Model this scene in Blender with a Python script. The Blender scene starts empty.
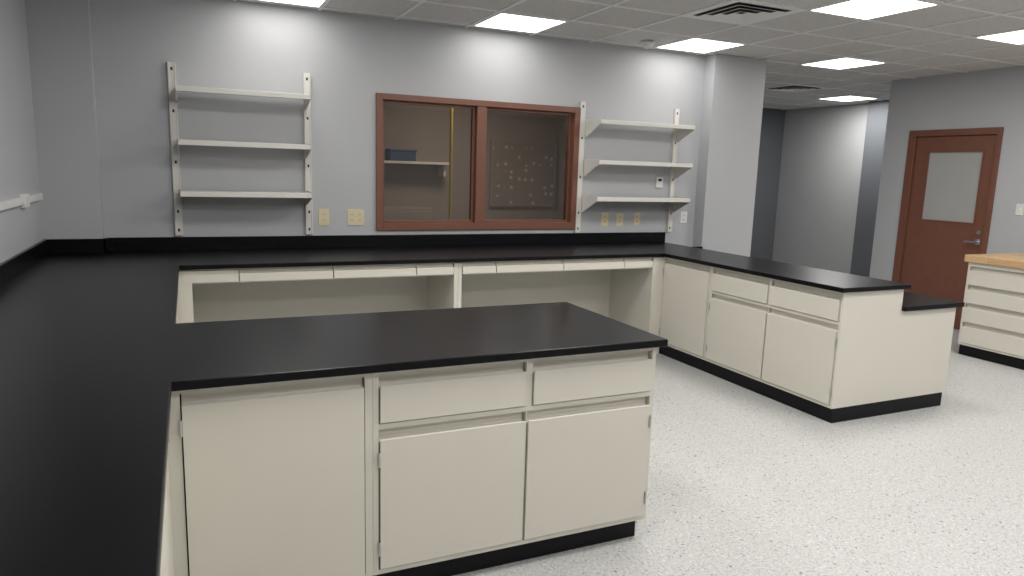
import bpy, bmesh, math
from mathutils import Vector, Matrix
S=bpy.context.scene
COL=S.collection
# ---------------------------------------------------------------- materials
def mat(name,col,rough=0.5,metal=0.0,spec=0.5,var=0.0,scale=8.0,bump=0.0,bscale=200.0,emis=None,estr=0.0):
    m=bpy.data.materials.new(name);m.use_nodes=True
    nt=m.node_tree;b=nt.nodes['Principled BSDF']
    b.inputs['Base Color'].default_value=(*col,1);b.inputs['Roughness'].default_value=rough
    b.inputs['Metallic'].default_value=metal;b.inputs['Specular IOR Level'].default_value=spec
    tc=nt.nodes.new('ShaderNodeTexCoord')
    if var>0:
        n=nt.nodes.new('ShaderNodeTexNoise');n.inputs['Scale'].default_value=scale;n.inputs['Detail'].default_value=3
        nt.links.new(tc.outputs['Object'],n.inputs['Vector'])
        r=nt.nodes.new('ShaderNodeValToRGB')
        r.color_ramp.elements[0].position=0.3;r.color_ramp.elements[1].position=0.7
        r.color_ramp.elements[0].color=(*[c*(1-var) for c in col],1)
        r.color_ramp.elements[1].color=(*[min(1,c*(1+var)) for c in col],1)
        nt.links.new(n.outputs['Fac'],r.inputs['Fac']);nt.links.new(r.outputs['Color'],b.inputs['Base Color'])
    if bump>0:
        n=nt.nodes.new('ShaderNodeTexNoise');n.inputs['Scale'].default_value=bscale;n.inputs['Detail'].default_value=2
        nt.links.new(tc.outputs['Object'],n.inputs['Vector'])
        bp=nt.nodes.new('ShaderNodeBump');bp.inputs['Strength'].default_value=bump;bp.inputs['Distance'].default_value=0.002
        nt.links.new(n.outputs['Fac'],bp.inputs['Height']);nt.links.new(bp.outputs['Normal'],b.inputs['Normal'])
    if emis:
        b.inputs['Emission Color'].default_value=(*emis,1);b.inputs['Emission Strength'].default_value=estr
    return m
M_wall=mat('wall_paint',(0.465,0.475,0.495),0.5,spec=.3,var=0.015,scale=2)
M_wallshade=mat('wall_paint_shaded',(0.13,0.14,0.155),0.6,spec=.3,var=0.02,scale=2)  # shade painted in: wall grey darkened for the dimmer hall end
M_hall=mat('hall_paint',(0.44,0.45,0.46),0.6,spec=.3,var=0.02,scale=2)
M_black=mat('black_laminate',(0.0032,0.0032,0.0045),0.28,spec=0.2,var=0.15,scale=30,bump=0.04,bscale=900)
M_kick=mat('black_vinyl',(0.006,0.006,0.008),0.5,spec=.2)
M_cream=mat('cream_enamel',(0.66,0.635,0.56),0.38,var=0.01,scale=4)
M_shelf=mat('shelf_enamel',(0.70,0.685,0.64),0.4,var=0.01,scale=4)
M_brown=mat('brown_paint',(0.18,0.073,0.046),0.4,var=0.05,scale=10)
M_white=mat('white_plastic',(0.75,0.75,0.73),0.4,var=0.01)
M_ivory=mat('ivory_plastic',(0.68,0.60,0.40),0.4,var=0.01)
M_dark=mat('dark_slot',(0.01,0.01,0.01),0.6)
M_gapshade=mat('gap_shadow',(0.03,0.028,0.025),0.8)  # near-black that paints shadow into door and drawer gaps
M_steel=mat('brushed_steel',(0.55,0.55,0.55),0.3,metal=1.0,var=0.03,scale=60)
M_tbar=mat('ceiling_grid_white',(0.80,0.80,0.78),0.5,var=0.01)
M_yellow=mat('yellow_paint',(0.45,0.35,0.05),0.5,var=0.03)
M_blue=mat('blue_plastic',(0.03,0.06,0.14),0.5,var=0.03)
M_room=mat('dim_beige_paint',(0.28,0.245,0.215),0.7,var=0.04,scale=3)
M_lamp=mat('lamp_diffuser',(0.9,0.9,0.9),0.5,var=0.005,emis=(1.0,0.97,0.93),estr=5.0)
# floor
def floor_mat():
    m=bpy.data.materials.new('speckled_vinyl');m.use_nodes=True
    nt=m.node_tree;b=nt.nodes['Principled BSDF'];L=nt.links.new
    tc=nt.nodes.new('ShaderNodeTexCoord')
    def vor(scale,lo,hi,rnd):
        v=nt.nodes.new('ShaderNodeTexVoronoi');v.inputs['Scale'].default_value=scale
        nz=nt.nodes.new('ShaderNodeTexNoise');nz.inputs['Scale'].default_value=scale*1.5
        L(tc.outputs['Object'],nz.inputs['Vector'])
        ad=nt.nodes.new('ShaderNodeMixRGB');ad.blend_type='ADD';ad.inputs[0].default_value=0.02
        L(tc.outputs['Object'],ad.inputs[1]);L(nz.outputs['Color'],ad.inputs[2]);L(ad.outputs[0],v.inputs['Vector'])
        a=nt.nodes.new('ShaderNodeMapRange');a.inputs[1].default_value=lo;a.inputs[2].default_value=hi
        a.inputs[3].default_value=1;a.inputs[4].default_value=0
        L(v.outputs['Distance'],a.inputs[0])
        sp=nt.nodes.new('ShaderNodeSeparateColor');L(v.outputs['Color'],sp.inputs[0])
        g=nt.nodes.new('ShaderNodeMath');g.operation='GREATER_THAN';g.inputs[1].default_value=rnd
        L(sp.outputs[0],g.inputs[0])
        mu=nt.nodes.new('ShaderNodeMath');mu.operation='MULTIPLY';L(a.outputs[0],mu.inputs[0]);L(g.outputs[0],mu.inputs[1])
        return mu.outputs[0]
    n=nt.nodes.new('ShaderNodeTexNoise');n.inputs['Scale'].default_value=70;n.inputs['Detail'].default_value=4
    L(tc.outputs['Object'],n.inputs['Vector'])
    r=nt.nodes.new('ShaderNodeValToRGB')
    r.color_ramp.elements[0].position=.35;r.color_ramp.elements[0].color=(.44,.44,.435,1)
    r.color_ramp.elements[1].position=.65;r.color_ramp.elements[1].color=(.55,.55,.54,1)
    L(n.outputs['Fac'],r.inputs[0]);c=r.outputs[0]
    for sc,lo,hi,rn,cc,st in ((75,.24,.34,.55,(.15,.15,.15),.7),(110,.24,.34,.60,(.22,.20,.19),.6),(60,.22,.32,.70,(.74,.74,.73),.6),(26,.12,.19,.62,(.10,.10,.10),.8)):
        f=vor(sc,lo,hi,rn)
        s=nt.nodes.new('ShaderNodeMath');s.operation='MULTIPLY';s.inputs[1].default_value=st;L(f,s.inputs[0])
        mx=nt.nodes.new('ShaderNodeMixRGB');L(s.outputs[0],mx.inputs[0]);L(c,mx.inputs[1]);mx.inputs[2].default_value=(*cc,1)
        c=mx.outputs[0]
    L(c,b.inputs['Base Color']);b.inputs['Roughness'].default_value=.40;b.inputs['Specular IOR Level'].default_value=.4
    return m
M_floor=floor_mat()
def tile_mat():
    m=bpy.data.materials.new('acoustic_tile');m.use_nodes=True
    nt=m.node_tree;b=nt.nodes['Principled BSDF'];L=nt.links.new
    tc=nt.nodes.new('ShaderNodeTexCoord')
    n=nt.nodes.new('ShaderNodeTexNoise');n.inputs['Scale'].default_value=130;n.inputs['Detail'].default_value=3
    L(tc.outputs['Object'],n.inputs['Vector'])
    r=nt.nodes.new('ShaderNodeValToRGB')
    r.color_ramp.elements[0].position=.36;r.color_ramp.elements[0].color=(.46,.455,.45,1)
    r.color_ramp.elements[1].position=.5;r.color_ramp.elements[1].color=(.64,.635,.625,1)
    L(n.outputs['Fac'],r.inputs[0]);L(r.outputs[0],b.inputs['Base Color']);b.inputs['Roughness'].default_value=.9
    return m
M_tile=tile_mat()
def wood_mat():
    m=bpy.data.materials.new('butcher_block');m.use_nodes=True
    nt=m.node_tree;b=nt.nodes['Principled BSDF'];L=nt.links.new
    tc=nt.nodes.new('ShaderNodeTexCoord')
    mp=nt.nodes.new('ShaderNodeMapping');mp.inputs['Rotation'].default_value=(0,0,math.pi/2)
    L(tc.outputs['Object'],mp.inputs[0])
    br=nt.nodes.new('ShaderNodeTexBrick');br.inputs['Scale'].default_value=1
    br.inputs['Brick Width'].default_value=.5;br.inputs['Row Height'].default_value=.045;br.inputs['Mortar Size'].default_value=.001
    br.inputs['Color1'].default_value=(.62,.42,.23,1);br.inputs['Color2'].default_value=(.52,.33,.17,1);br.inputs['Mortar'].default_value=(.35,.2,.1,1)
    L(mp.outputs[0],br.inputs['Vector'])
    L(br.outputs['Color'],b.inputs['Base Color']);b.inputs['Roughness'].default_value=.35
    return m
M_wood=wood_mat()
def glass_mat(name,tint,refl):
    m=bpy.data.materials.new(name);m.use_nodes=True
    nt=m.node_tree;L=nt.links.new;nt.nodes.remove(nt.nodes['Principled BSDF'])
    out=[n for n in nt.nodes if n.type=='OUTPUT_MATERIAL'][0]
    t=nt.nodes.new('ShaderNodeBsdfTransparent');t.inputs[0].default_value=(*tint,1)
    g=nt.nodes.new('ShaderNodeBsdfGlossy');g.inputs['Roughness'].default_value=.02
    fr=nt.nodes.new('ShaderNodeFresnel');fr.inputs[0].default_value=refl
    mx=nt.nodes.new('ShaderNodeMixShader');L(fr.outputs[0],mx.inputs[0]);L(t.outputs[0],mx.inputs[1]);L(g.outputs[0],mx.inputs[2])
    L(mx.outputs[0],out.inputs[0]);return m
M_glass=glass_mat('window_glass',(.85,.83,.8),1.7)
M_frost=mat('frosted_glass',(.40,.40,.39),.25,var=.02,scale=2)
def refldots_mat():
    m=mat('pale_reflection_dots',(.10,.08,.07),.7)  # pale dots imitate reflections in the window pane
    nt=m.node_tree;b=nt.nodes['Principled BSDF'];L=nt.links.new
    tc=nt.nodes.new('ShaderNodeTexCoord');v=nt.nodes.new('ShaderNodeTexVoronoi');v.inputs['Scale'].default_value=10;v.inputs['Randomness'].default_value=.5
    mp=nt.nodes.new('ShaderNodeMapping');mp.inputs['Scale'].default_value=(1,0,1)
    L(tc.outputs['Object'],mp.inputs[0]);L(mp.outputs[0],v.inputs['Vector'])
    r=nt.nodes.new('ShaderNodeValToRGB');r.color_ramp.elements[0].position=.18;r.color_ramp.elements[0].color=(.50,.45,.38,1)
    r.color_ramp.elements[1].position=.30;r.color_ramp.elements[1].color=(.25,.215,.18,1)
    L(v.outputs['Distance'],r.inputs[0]);L(r.outputs[0],b.inputs['Base Color']);return m
M_refldots=refldots_mat()
# ---------------------------------------------------------------- builders
class MB:
    def __init__(s): s.bm=bmesh.new();s.mats=[]
    def mi(s,m):
        if m not in s.mats:s.mats.append(m)
        return s.mats.index(m)
    def box(s,x0,x1,y0,y1,z0,z1,m):
        v=[s.bm.verts.new(p) for p in ((x0,y0,z0),(x1,y0,z0),(x1,y1,z0),(x0,y1,z0),(x0,y0,z1),(x1,y0,z1),(x1,y1,z1),(x0,y1,z1))]
        i=s.mi(m)
        for f in ((0,3,2,1),(4,5,6,7),(0,1,5,4),(1,2,6,5),(2,3,7,6),(3,0,4,7)):
            s.bm.faces.new([v[k] for k in f]).material_index=i
        return s
    def prism(s,pts,a0,a1,axis,m):
        def mk(p,a):
            if axis=='x':return (a,p[0],p[1])
            if axis=='y':return (p[0],a,p[1])
            return (p[0],p[1],a)
        A=[s.bm.verts.new(mk(p,a0)) for p in pts];B=[s.bm.verts.new(mk(p,a1)) for p in pts]
        n=len(pts);i=s.mi(m);fs=[s.bm.faces.new(A),s.bm.faces.new(B[::-1])]
        for k in range(n): fs.append(s.bm.faces.new((A[k],B[k],B[(k+1)%n],A[(k+1)%n])))
        for f in fs:f.material_index=i
        bmesh.ops.recalc_face_normals(s.bm,faces=fs)
        return s
    def cyl(s,c,r,h,axis,m,seg=20,r2=None):
        rot={'z':Matrix(),'x':Matrix.Rotation(math.pi/2,4,'Y'),'y':Matrix.Rotation(-math.pi/2,4,'X')}[axis]
        g=bmesh.ops.create_cone(s.bm,cap_ends=True,segments=seg,radius1=r,radius2=r if r2 is None else r2,depth=h,matrix=Matrix.Translation(c)@rot)
        i=s.mi(m)
        for f in {f for v in g['verts'] for f in v.link_faces}: f.material_index=i
        return s
    def obj(s,name,parent=None,bevel=0,label=None,loc=None,rot=0):
        me=bpy.data.meshes.new(name);s.bm.to_mesh(me);s.bm.free()
        for m in s.mats:me.materials.append(m)
        o=bpy.data.objects.new(name,me);COL.objects.link(o)
        if parent:o.parent=parent
        if bevel:
            b=o.modifiers.new('b','BEVEL');b.width=bevel;b.segments=2;b.limit_method='ANGLE'
        if label:o['label']=label
        if loc:o.location=loc
        if rot:o.rotation_euler[2]=rot
        return o
def thing(o,label,cat,group=None):
    o['label']=label;o['category']=cat
    if group:o['group']=group
    return o
def empty(name,loc,label,cat,rot=0,group=None):
    e=bpy.data.objects.new(name,None);e.empty_display_size=.1;COL.objects.link(e);e.location=loc;e.rotation_euler[2]=rot
    return thing(e,label,cat,group)
def struct(o): o['kind']='structure';return o
def copy_tree(o,loc):
    c=o.copy();COL.objects.link(c);c.location=loc
    def rec(a,b):
        for ch in a.children:
            k=ch.copy();COL.objects.link(k);k.parent=b;rec(ch,k)
    rec(o,c);return c
# ---------------------------------------------------------------- room
W=5.921;ZC=2.771;XL=-.931;XR=7.681;YN=-2.7
b=MB();b.box(-1.1,9.8,YN-.1,9.8,-.1,0,M_floor);struct(b.obj('floor'))
wx0,wx1,wz0,wz1=1.44,3.355,1.056,2.182
b=MB()
b.box(-1.06,wx0,W,W+.13,0,ZC+.1,M_wall).box(wx1,5.42,W,W+.13,0,ZC+.1,M_wall)
b.box(wx0,wx1,W,W+.13,0,wz0,M_wall).box(wx0,wx1,W,W+.13,wz1,ZC+.1,M_wall)
struct(b.obj('wall_back'))
b=MB();b.box(XL,-.568,5.85,W,0,ZC+.005,M_wall);struct(b.obj('trim_1'))
b=MB();b.box(4.765,5.42,5.77,W,0,ZC+.005,M_wall);struct(b.obj('trim_2'))
b=MB();b.box(XL-.13,XL,YN,W+.13,0,ZC+.1,M_wall);struct(b.obj('wall_left'))
b=MB();dy0,dy1,dz=4.72,5.77,2.17
b.box(XR,XR+.13,YN,dy0,0,ZC+.1,M_wall).box(XR,XR+.13,dy1,6.097,0,ZC+.1,M_wall).box(XR,XR+.13,dy0,dy1,dz,ZC+.1,M_wall)
struct(b.obj('wall_right'))
b=MB();b.box(-1.06,XR+.13,YN-.1,YN,0,ZC+.1,M_wall);struct(b.obj('wall_front'))
b=MB();b.box(5.29,5.42,W+.13,9.66,0,ZC+.1,M_wall);struct(b.obj('wall_hall_west'))
b=MB();b.box(5.29,9.75,9.66,9.79,0,ZC+.1,M_wallshade);struct(b.obj('wall_hall_north'))
b=MB();b.box(9.6,9.75,6.2,9.66,0,ZC+.1,M_hall).box(9.46,9.6,6.2,7.86,0,ZC+.005,M_wallshade);struct(b.obj('wall_hall_east'))
b=MB();b.box(XR+.13,9.75,6.097,6.2,0,ZC+.1,M_hall);struct(b.obj('wall_hall_south'))
b=MB();b.box(-1.06,9.8,YN-.1,9.8,ZC+.008,ZC+.12,M_tile)
x=2.21-.61*6
while x<9.7:
    if x>XL:b.box(x-.013,x+.013,YN,9.66,ZC,ZC+.008,M_tbar)
    x+=.61
y=5.19-.61*13
while y<9.66:
    if y>YN:b.box(XL,9.6,y-.013,y+.013,ZC-.0005,ZC+.008,M_tbar)
    y+=.61
struct(b.obj('ceiling'))
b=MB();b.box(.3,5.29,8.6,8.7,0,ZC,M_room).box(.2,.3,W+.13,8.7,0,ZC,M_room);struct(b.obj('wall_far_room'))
b=MB();b.box(XR-.006,XR,4.25,4.70,0,.1,M_kick).box(XR-.006,XR,5.80,6.09,0,.1,M_kick);struct(b.obj('baseboard_right'))
# ---------------------------------------------------------------- window
w=MB();fw=.05;y0,y1=W-.025,W+.14
w.box(wx0-.005,wx0+fw,y0,y1,wz0,wz1,M_brown).box(wx1-fw-.01,wx1+.005,y0,y1,wz0,wz1,M_brown)
w.box(wx0+fw,wx1-fw-.01,y0,y1,wz1-fw,wz1,M_brown).box(wx0+fw,wx1-fw-.01,y0,y1,wz0,wz0+.062,M_brown)
w.box(2.325,2.415,y0+.005,y1,wz0+.062,wz1-fw,M_brown)
win=struct(w.obj('window_1',bevel=.003))
w=MB()
for a,c in ((wx0+fw,2.325),(2.415,wx1-fw-.01)):
    z0_,z1_=wz0+.062,wz1-fw;t=.022
    w.box(a,a+t,W+.03,W+.07,z0_,z1_,M_brown).box(c-t,c,W+.03,W+.07,z0_,z1_,M_brown)
    w.box(a+t,c-t,W+.03,W+.07,z0_,z0_+t,M_brown).box(a+t,c-t,W+.03,W+.07,z1_-t,z1_,M_brown)
w.obj('glazing_stop',parent=win,bevel=.002)
w=MB()
for a,c in ((wx0+fw,2.325),(2.415,wx1-fw-.01)):
    w.box(a+.02,c-.02,W+.048,W+.052,wz0+.08,wz1-fw-.02,M_glass)
w.obj('glass_pane',parent=win)
# far room content
e=empty('storage_cabinet',(1.9,8.3,0),'dim beige storage cabinet behind the interior window','cabinet')
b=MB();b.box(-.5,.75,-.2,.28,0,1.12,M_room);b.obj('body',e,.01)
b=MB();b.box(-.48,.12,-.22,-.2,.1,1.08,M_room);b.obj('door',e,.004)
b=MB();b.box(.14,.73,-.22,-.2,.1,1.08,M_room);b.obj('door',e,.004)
b=MB();b.box(-.16,.16,-.1,.1,0,.13,M_blue).box(-.17,.17,-.11,.11,.11,.14,M_blue)
thing(b.obj('storage_bin',bevel=.008,loc=(2.35,8.44,1.66)),'dark blue plastic storage bin on a wall shelf','bin')
b=MB();b.box(-.5,.9,-.18,.12,0,.03,M_shelf).box(-.45,-.42,-.1,.12,-.14,0,M_shelf).box(.82,.85,-.1,.12,-.14,0,M_shelf)
thing(b.obj('wall_shelf',bevel=.003,loc=(2.05,8.48,1.63)),'pale wall shelf in the dim room behind the window','shelf')
b=MB();b.cyl((0,0,1.38),.016,2.76,'z',M_yellow).cyl((0,0,.01),.06,.02,'z',M_yellow)
thing(b.obj('safety_post',loc=(2.60,7.35,0)),'thin yellow vertical post in the dim room','post')
b=MB();b.box(-.45,.45,-.012,.012,-.4,.4,M_refldots).box(-.48,-.45,-.02,.02,-.43,.43,M_room).box(.45,.48,-.02,.02,-.43,.43,M_room).box(-.45,.45,-.02,.02,.4,.43,M_room).box(-.45,.45,-.02,.02,-.43,-.4,M_room)  # stand-in for unclear clutter; pale reflections are painted on as dots
thing(b.obj('standin_board',loc=(4.05,8.575,1.55)),'stand-in brown board with painted pale reflections on the dim room wall','board')
# ---------------------------------------------------------------- door
d=MB()
d.box(XR-.02,XR+.13,dy1-.09,dy1,0,dz+.01,M_brown).box(XR-.02,XR+.13,dy0,dy0+.05,0,dz+.01,M_brown).box(XR-.02,XR+.13,dy0+.05,dy1-.09,dz-.06,dz+.01,M_brown)
door=struct(d.obj('door_1',bevel=.003))
l0,l1=dy0+.054,dy1-.094;gy0,gy1,gz0,gz1=4.89,5.53,1.16,1.95
d=MB();xa,xb=XR+.012,XR+.055
d.box(xa,xb,l0,gy0,.01,dz-.064,M_brown).box(xa,xb,gy1,l1,.01,dz-.064,M_brown).box(xa,xb,gy0,gy1,.01,gz0,M_brown).box(xa,xb,gy0,gy1,gz1,dz-.064,M_brown)
leaf=d.obj('door_leaf',door)
d=MB();d.box(xa+.012,xa+.02,gy0,gy1,gz0,gz1,M_frost);d.obj('glass_pane',leaf,label='pale frosted glass pane')
d=MB();t=.018
d.box(xa-.006,xa+.012,gy0,gy0+t,gz0,gz1,M_brown).box(xa-.006,xa+.012,gy1-t,gy1,gz0,gz1,M_brown).box(xa-.006,xa+.012,gy0+t,gy1-t,gz0,gz0+t,M_brown).box(xa-.006,xa+.012,gy0+t,gy1-t,gz1-t,gz1,M_brown)
d.obj('glass_trim',leaf)
d=MB();d.cyl((xa-.006,4.835,.98),.034,.012,'x',M_steel).cyl((xa-.03,4.835,.98),.011,.05,'x',M_steel).box(xa-.062,xa-.046,4.825,4.95,.97,.99,M_steel).cyl((xa-.006,4.835,1.08),.022,.012,'x',M_steel)
d.obj('door_handle',leaf,.002,label='steel lever handle')
# ---------------------------------------------------------------- cabinets
def cabinet(name,loc,rot,w,d,label,opens,h0=.1,h1=.882,kick=.045,kick_end=0.0,kick_start=0.0,cat='cabinet',m=M_cream):
    """opens: (kind,x0,x1,z0,z1,hinge)  local x = across the front, y = into the cabinet"""
    e=empty(name,loc,label,cat,rot)
    b=MB();b.box(0,w,.045,d,h0,h1,m)
    xs=sorted({0,w,*[o[1] for o in opens],*[o[2] for o in opens]});zs=sorted({h0,h1,*[o[3] for o in opens],*[o[4] for o in opens]})
    for i in range(len(xs)-1):
        for j in range(len(zs)-1):
            cx,cz=(xs[i]+xs[i+1])/2,(zs[j]+zs[j+1])/2
            if not any(o[1]<cx<o[2] and o[3]<cz<o[4] for o in opens):
                b.box(xs[i],xs[i+1],0,.045,zs[j],zs[j+1],m)
    for o in opens: b.box(o[1],o[2],.040,.0449,o[3],o[4],M_gapshade)  # dark sheets behind the fronts, standing in for shadow in the gaps
    b.obj('body',e)
    b=MB();b.box(kick_start,w-kick_end,kick,d,0,h0,M_kick);b.obj('toe_kick',e,label='black vinyl toe kick')
    g=.005
    for o in opens:
        k,x0,x1,z0,z1,hg=o
        pull=.036
        zt=z1-pull
        pr=[(.022,z0+g),(-.008,z0+g),(-.010,z0+g+.002),(-.010,zt-.003),(-.008,zt),(-.004,zt),(-.001,zt-.014),(.014,zt-.014),(.022,zt+.002),(.022,z1-.005),(.032,z1-.005),(.032,z0+g)]
        b=MB();b.prism(pr,x0+g,x1-g,'x',m)
        dd=b.obj('door' if k=='door' else 'drawer',e)
        if hg is not None:
            hx=x0 if hg=='l' else x1
            for zz in (z0+.09,z1-.11):
                b=MB();b.cyl((hx,-.013,zz),.0045,.055,'z',M_steel,12).box(hx-.004,hx+.004,-.012,.0,zz-.02,zz+.02,M_steel)
                b.obj('hinge',dd,label='steel hinge')
    return e
YF=2.383
cabinet('base_cabinet',(-.100,YF,0),0,.665,.80,'cream metal single-door base cabinet under the black worktop end',[('door',.050,.638,.108,.862,'l')])
cabinet('base_cabinet',(.566,YF,0),0,1.204,.80,'cream metal peninsula cabinet with two drawers over two doors',
  [('drawer',.020,.600,.682,.862,None),('drawer',.626,1.186,.682,.862,None),('door',.020,.603,.118,.662,'l'),('door',.607,1.186,.118,.662,'r')],kick_end=.02)
cabinet('base_cabinet',(-.10,-.95,0),math.pi/2,3.33,.82,'long cream metal base cabinet along the side wall',
  [('door',.03,.84,.118,.862,'l'),('door',.86,1.67,.118,.862,'r'),('door',1.69,2.48,.118,.862,'l'),('door',2.5,3.29,.118,.862,'r')])
cabinet('base_cabinet',(-.10,3.20,0),math.pi/2,1.86,.82,'cream metal base cabinet below the black side worktop',
  [('door',.03,.62,.118,.662,'l'),('drawer',.03,.62,.682,.862,None),('drawer',.64,1.22,.682,.862,None),('door',.64,1.22,.118,.662,'r'),('door',1.24,1.84,.118,.862,'r')])
cabinet('base_cabinet',(3.807,5.10,0),-math.pi/2,.632,.563,'cream metal single-door base cabinet beside the knee space',[('door',.022,.618,.118,.862,'l')],kick=.012)
cabinet('base_cabinet',(3.807,4.466,0),-math.pi/2,1.274,.563,'cream metal cabinet with two drawers over two doors, open end',
  [('drawer',.020,.632,.682,.862,None),('drawer',.650,1.258,.682,.862,None),('door',.020,.638,.118,.662,'l'),('door',.642,1.258,.118,.662,'r')],kick=.012)
cabinet('low_cabinet',(4.94,3.192,0),math.pi/2,2.55,.57,'cream low desk cabinet joined to the back of the taller run',
  [('door',.03,.86,.118,.70,'l'),('door',.88,1.7,.118,.70,'r'),('door',1.72,2.52,.118,.70,'l')],h1=.728,kick=.03)
b=MB();b.box(4.372,4.988,3.165,5.765,.729,.761,M_black);lw=thing(b.obj('desktop',bevel=.003),'black laminate lower desktop behind the taller counter','worktop')
b=MB();b.box(4.405,4.76,5.745,5.765,.762,.88,M_black);b.obj('backsplash',lw)
def desk(name,x0,x1,label,items,post):
    e=empty(name,(x0,5.085,0),label,'desk base')
    w=x1-x0;b=MB()
    b.box(0,w,.035,.055,.775,.882,M_cream)
    b.box(0,w,.0,.035,.874,.882,M_cream)
    b.box(0,w,.675,.69,.0,.882,M_cream)
    for a,c in post: b.box(a,c,0,.675,0,.882,M_cream)
    b.obj('body',e)
    b=MB();b.box(post[0][1],post[-1][0],.668,.675,0,.1,M_kick);b.obj('baseboard',e,label='black vinyl base strip')
    for k,a,c in items:
        b=MB()
        if k=='drawer':
            pr=[(.03,.79),(-.008,.79),(-.008,.842),(-.005,.846),(.0,.836),(.012,.836),(.014,.868),(.03,.868)]
            b.prism(pr,a,c,'x',M_cream);b.obj('drawer',e)
        else:
            b.box(a,c,-.004,.03,.79,.870,M_cream);b.obj('filler_panel',e)
desk('desk_base',-.098,1.872,'cream knee-space desk base with shallow drawers under the back worktop',
  [('filler',.04,.388),('drawer',.396,1.018),('drawer',1.026,1.632),('drawer',1.640,1.932)],[(0,.10),(1.938,1.97)])
desk('desk_base',1.874,3.806,'cream knee-space desk base with shallow drawers beside the door cabinet',
  [('drawer',.034,.312),('drawer',.320,.914),('drawer',.922,1.506),('drawer',1.514,1.80)],[(0,.028),(1.81,1.932)])
# ---------------------------------------------------------------- worktop
T0,T1=.883,.914
out=[(-.93,-1),(-.07,-1),(-.07,2.344),(1.799,2.344),(1.799,3.225),(-.07,3.225),(-.07,5.051),(3.765,5.051),(3.765,3.165),(4.403,3.165),(4.403,W-.001),(-.567,W-.001),(-.567,5.849),(-.93,5.849)]
b=MB();b.prism(out,T0,T1,'z',M_black)
top=thing(b.obj('worktop',bevel=.004),'continuous black laminate laboratory worktop with peninsula and return','worktop')
b=MB();b.box(-.545,4.403,W-.021,W-.001,T1,1.017,M_black).box(-.91,-.547,5.829,5.849,T1,1.017,M_black).box(-.566,-.546,5.829,W-.001,T1,1.017,M_black)
b.box(-.93,-.91,-1,5.849,T1,1.017,M_black)
b.obj('backsplash',top,.003)
# ---------------------------------------------------------------- wood topped drawer cabinet
cabinet('drawer_cabinet',(6.57,4.185,0),-math.pi/2,1.25,1.09,'cream metal four-drawer cabinet under a butcher-block top',
  [('drawer',.02,1.23,.665,.84,None),('drawer',.02,1.23,.495,.66,None),('drawer',.02,1.23,.315,.49,None),('drawer',.02,1.23,.115,.31,None)],h1=.878,kick=.03)
b=MB();b.box(6.54,XR-.002,2.9,4.212,.88,.945,M_wood);thing(b.obj('wooden_countertop',bevel=.005),'light maple butcher-block countertop on the drawer cabinet','worktop')
# ---------------------------------------------------------------- wall shelf units
def shelf_unit(xa,xb,z0,z1,shelves,sx0,sx1,label,bh):
    e=empty('wall_shelf_unit',((xa+xb)/2,W,z0),label,'shelf')
    ox=(xa+xb)/2
    for x in (xa,xb):
        b=MB();b.box(x-ox-.026,x-ox-.018,-.032,0,0,z1-z0,M_shelf).box(x-ox+.018,x-ox+.026,-.032,0,0,z1-z0,M_shelf).box(x-ox-.018,x-ox+.018,-.028,0,0,z1-z0,M_shelf)
        for z in [.03]+[q-z0-.17 for q in shelves]+[z1-z0-.055]:
            b.box(x-ox-.007,x-ox+.007,-.0295,-.027,z,z+.022,M_dark)
        b.obj('upright',e,.001)
    for zs in shelves:
        zz=zs-z0;b=MB();a,c=sx0-ox,sx1-ox
        b.prism([(-.035,zz-.018),(-.035,zz),(-.298,zz),(-.30,zz-.002),(-.30,zz-.036),(-.296,zz-.036),(-.296,zz-.018)],a,c,'x',M_shelf)
        sh=b.obj('shelf',e)
        for x in (a-.003,c):
            b=MB();b.prism([(-.03,zz+.012),(-.03,zz-bh),(-.06,zz-bh),(-.305,zz-.036),(-.305,zz+.004),(-.06,zz+.012)],x,x+.003,'x',M_shelf)
            b.prism([(-.03,zz-bh+.002),(-.03,zz-bh),(-.06,zz-bh),(-.295,zz-.038),(-.295,zz-.036),(-.06,zz-bh+.002)],x-.006 if x<0 else x-.003,x+.006,'x',M_shelf)
            b.obj('bracket',sh)
    return e
shelf_unit(-.071,.885,1.03,2.29,(2.105,1.735,1.37),-.045,.865,'cream metal three-tier wall shelf unit above the side of the worktop',.10)
shelf_unit(3.375,4.445,1.02,2.238,(2.065,1.705,1.37),3.41,4.46,'cream metal three-tier wall shelf unit beside the brown-framed window',.15)
# ---------------------------------------------------------------- outlets and switches
def plate(name,x,z,w,h,m,label,cat,kind,face='y',y=W):
    e=empty(name,(x,y,z) if face=='y' else (x,y,z),label,cat,0 if face=='y' else -math.pi/2)
    b=MB();b.box(-w/2,w/2,-.006,0,-h/2,h/2,m);b.obj('cover_plate',e,.002)
    n=max(1,round(w/.075))
    for i in range(n):
        cx=(-w/2)+w*(i+.5)/n
        if kind=='outlet':
            for dz_ in (-.024,.024):
                b=MB();b.box(cx-.016,cx+.016,-.009,-.005,dz_-.014,dz_+.014,m).box(cx-.008,cx-.005,-.0095,-.009,dz_-.005,dz_+.006,M_dark).box(cx+.005,cx+.008,-.0095,-.009,dz_-.005,dz_+.006,M_dark)
                b.obj('socket',e)
        else:
            b=MB();b.box(cx-.006,cx+.006,-.016,-.005,-.012,.012,m);b.obj('toggle',e)
    return e
plate('wall_outlet',1.005,1.165,.082,.135,M_ivory,'ivory single wall outlet beside the brown-framed window','outlet','outlet')
plate('wall_outlet',1.265,1.165,.135,.13,M_ivory,'ivory double wall outlet beside the brown-framed window','outlet','outlet')
plate('wall_outlet',3.685,1.145,.08,.125,M_ivory,'ivory wall outlet below the shelf unit','outlet','outlet')
plate('wall_outlet',3.855,1.145,.08,.125,M_ivory,'ivory wall outlet below the shelf unit','outlet','outlet')
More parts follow.
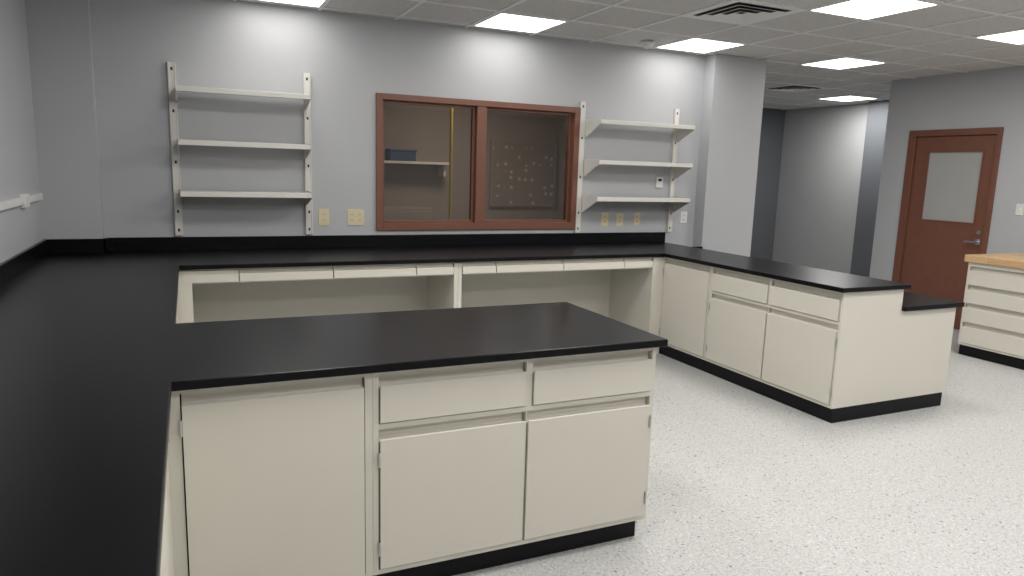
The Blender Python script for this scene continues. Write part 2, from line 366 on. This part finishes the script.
plate('wall_outlet',4.055,1.15,.075,.12,M_ivory,'ivory wall outlet below the shelf unit','outlet','outlet')
plate('wall_outlet',4.63,1.165,.085,.12,M_white,'white wall outlet next to the shelf upright','outlet','outlet')
plate('light_switch',XR,1.35,.075,.115,M_white,'white light switch beside the brown door','switch','switch',face='x',y=4.45)
e=empty('thermostat',(4.29,W,1.515),'small white thermostat between the shelves','thermostat')
b=MB();b.box(-.04,.04,-.025,0,-.055,.055,M_white);b.obj('housing',e,.005)
b=MB();b.box(-.02,.02,-.027,-.024,.01,.035,M_dark);b.obj('display',e)
b=MB();b.box(XL,XL+.022,1.5,5.77,1.295,1.338,M_white).box(XL,XL+.03,5.18,5.30,1.275,1.355,M_white).box(XL,XL+.026,5.765,5.775,1.29,1.342,M_white)
thing(b.obj('cable_raceway',bevel=.003),'white surface cable raceway on the side wall','cable raceway')
# ---------------------------------------------------------------- ceiling fixtures
def lampdata(e):
    L=bpy.data.lights.new('lamp','AREA');L.shape='SQUARE';L.size=.55;L.energy=e;L.color=(1,.975,.94);return L
L_main=lampdata(15);L_back=lampdata(1.5);L_hall=lampdata(28)
def troffer(loc):
    e=empty('ceiling_light',loc,'square white recessed ceiling light panel, switched on','ceiling light',group='ceiling light panels')
    b=MB();t=.018;q=.297
    b.box(-q,q,-q,-q+t,-.004,.008,M_white).box(-q,q,q-t,q,-.004,.008,M_white).box(-q,-q+t,-q+t,q-t,-.004,.008,M_white).box(q-t,q,-q+t,q-t,-.004,.008,M_white)
    b.obj('frame',e)
    b=MB();b.box(-q+t,q-t,-q+t,q-t,-.001,.006,M_lamp);b.obj('diffuser',e)
    lo=bpy.data.objects.new('lamp',L_back);COL.objects.link(lo);lo.parent=e;lo.location=(0,0,-.006)
    return e
base=None
locs=[]
for gx in (.38,2.21,4.04,5.87):
    for gy in (5.19,3.36,1.53,-.30):
        locs.append((gx+.305,gy+.305))
locs.append((8.85,7.72))
for i,(lx,ly) in enumerate(locs):
    if i==0: c=base=troffer((lx,ly,ZC))
    else: c=copy_tree(base,(lx,ly,ZC))
    for ch in c.children:
        if ch.type=='LIGHT': ch.data=L_hall if ly>6 else (L_back if ly>5 else L_main)
def diffuser(loc):
    e=empty('air_vent',loc,'square louvred supply air vent in the ceiling grid','air vent')
    b=MB();q=.297
    b.box(-q,q,-q,q,.002,.008,M_dark)
    b.obj('back_plate',e)
    for k in range(4):
        b=MB();s=q-k*.072;t=.05
        o_=[(-s,-s),(s,-s),(s,s),(-s,s)];i_=[(-s+t,-s+t),(s-t,-s+t),(s-t,s-t),(-s+t,s-t)]
        vo=[b.bm.verts.new((p[0],p[1],-.012 if k else -.002)) for p in o_];vi=[b.bm.verts.new((p[0],p[1],.0015)) for p in i_]
        b.mi(M_tbar)
        for j in range(4): b.bm.faces.new((vo[j],vi[j],vi[(j+1)%4],vo[(j+1)%4]))
        o=b.obj('louvre',e);sd=o.modifiers.new('s','SOLIDIFY');sd.thickness=.002
    return e
diffuser((3.735,4.275,ZC));diffuser((7.395,7.325,ZC))
e=empty('smoke_detector',(3.84,5.60,ZC),'small round white smoke detector on the ceiling','smoke detector')
b=MB();b.cyl((0,0,-.01),.065,.02,'z',M_white,28);b.obj('base',e)
b=MB();b.cyl((0,0,-.033),.035,.026,'z',M_white,28,r2=.055);b.obj('cover',e)
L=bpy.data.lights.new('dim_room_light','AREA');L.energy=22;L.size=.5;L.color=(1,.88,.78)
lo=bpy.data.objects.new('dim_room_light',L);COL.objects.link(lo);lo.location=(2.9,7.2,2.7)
wd=bpy.data.worlds.new('w');S.world=wd;wd.use_nodes=True
wd.node_tree.nodes['Background'].inputs[0].default_value=(.8,.85,.9,1);wd.node_tree.nodes['Background'].inputs[1].default_value=.02
# ---------------------------------------------------------------- camera
f=708.6;yw,t,r=[math.radians(a) for a in (24.637,9.420,1.731)]
F=Vector((math.sin(yw)*math.cos(t),math.cos(yw)*math.cos(t),-math.sin(t)))
R0=Vector((math.cos(yw),-math.sin(yw),0));U0=R0.cross(F)
R=R0*math.cos(r)+U0*math.sin(r);U=-R0*math.sin(r)+U0*math.cos(r)
cd=bpy.data.cameras.new('camera');cam=bpy.data.objects.new('camera',cd);COL.objects.link(cam)
cd.sensor_width=36;cd.lens=f/1024*36;cd.clip_start=.02
m=Matrix((R,U,-F)).transposed().to_4x4();m.translation=(0,0,1.589);cam.matrix_world=m
S.camera=cam
S.view_settings.view_transform='Standard'
S.view_settings.exposure=0.1
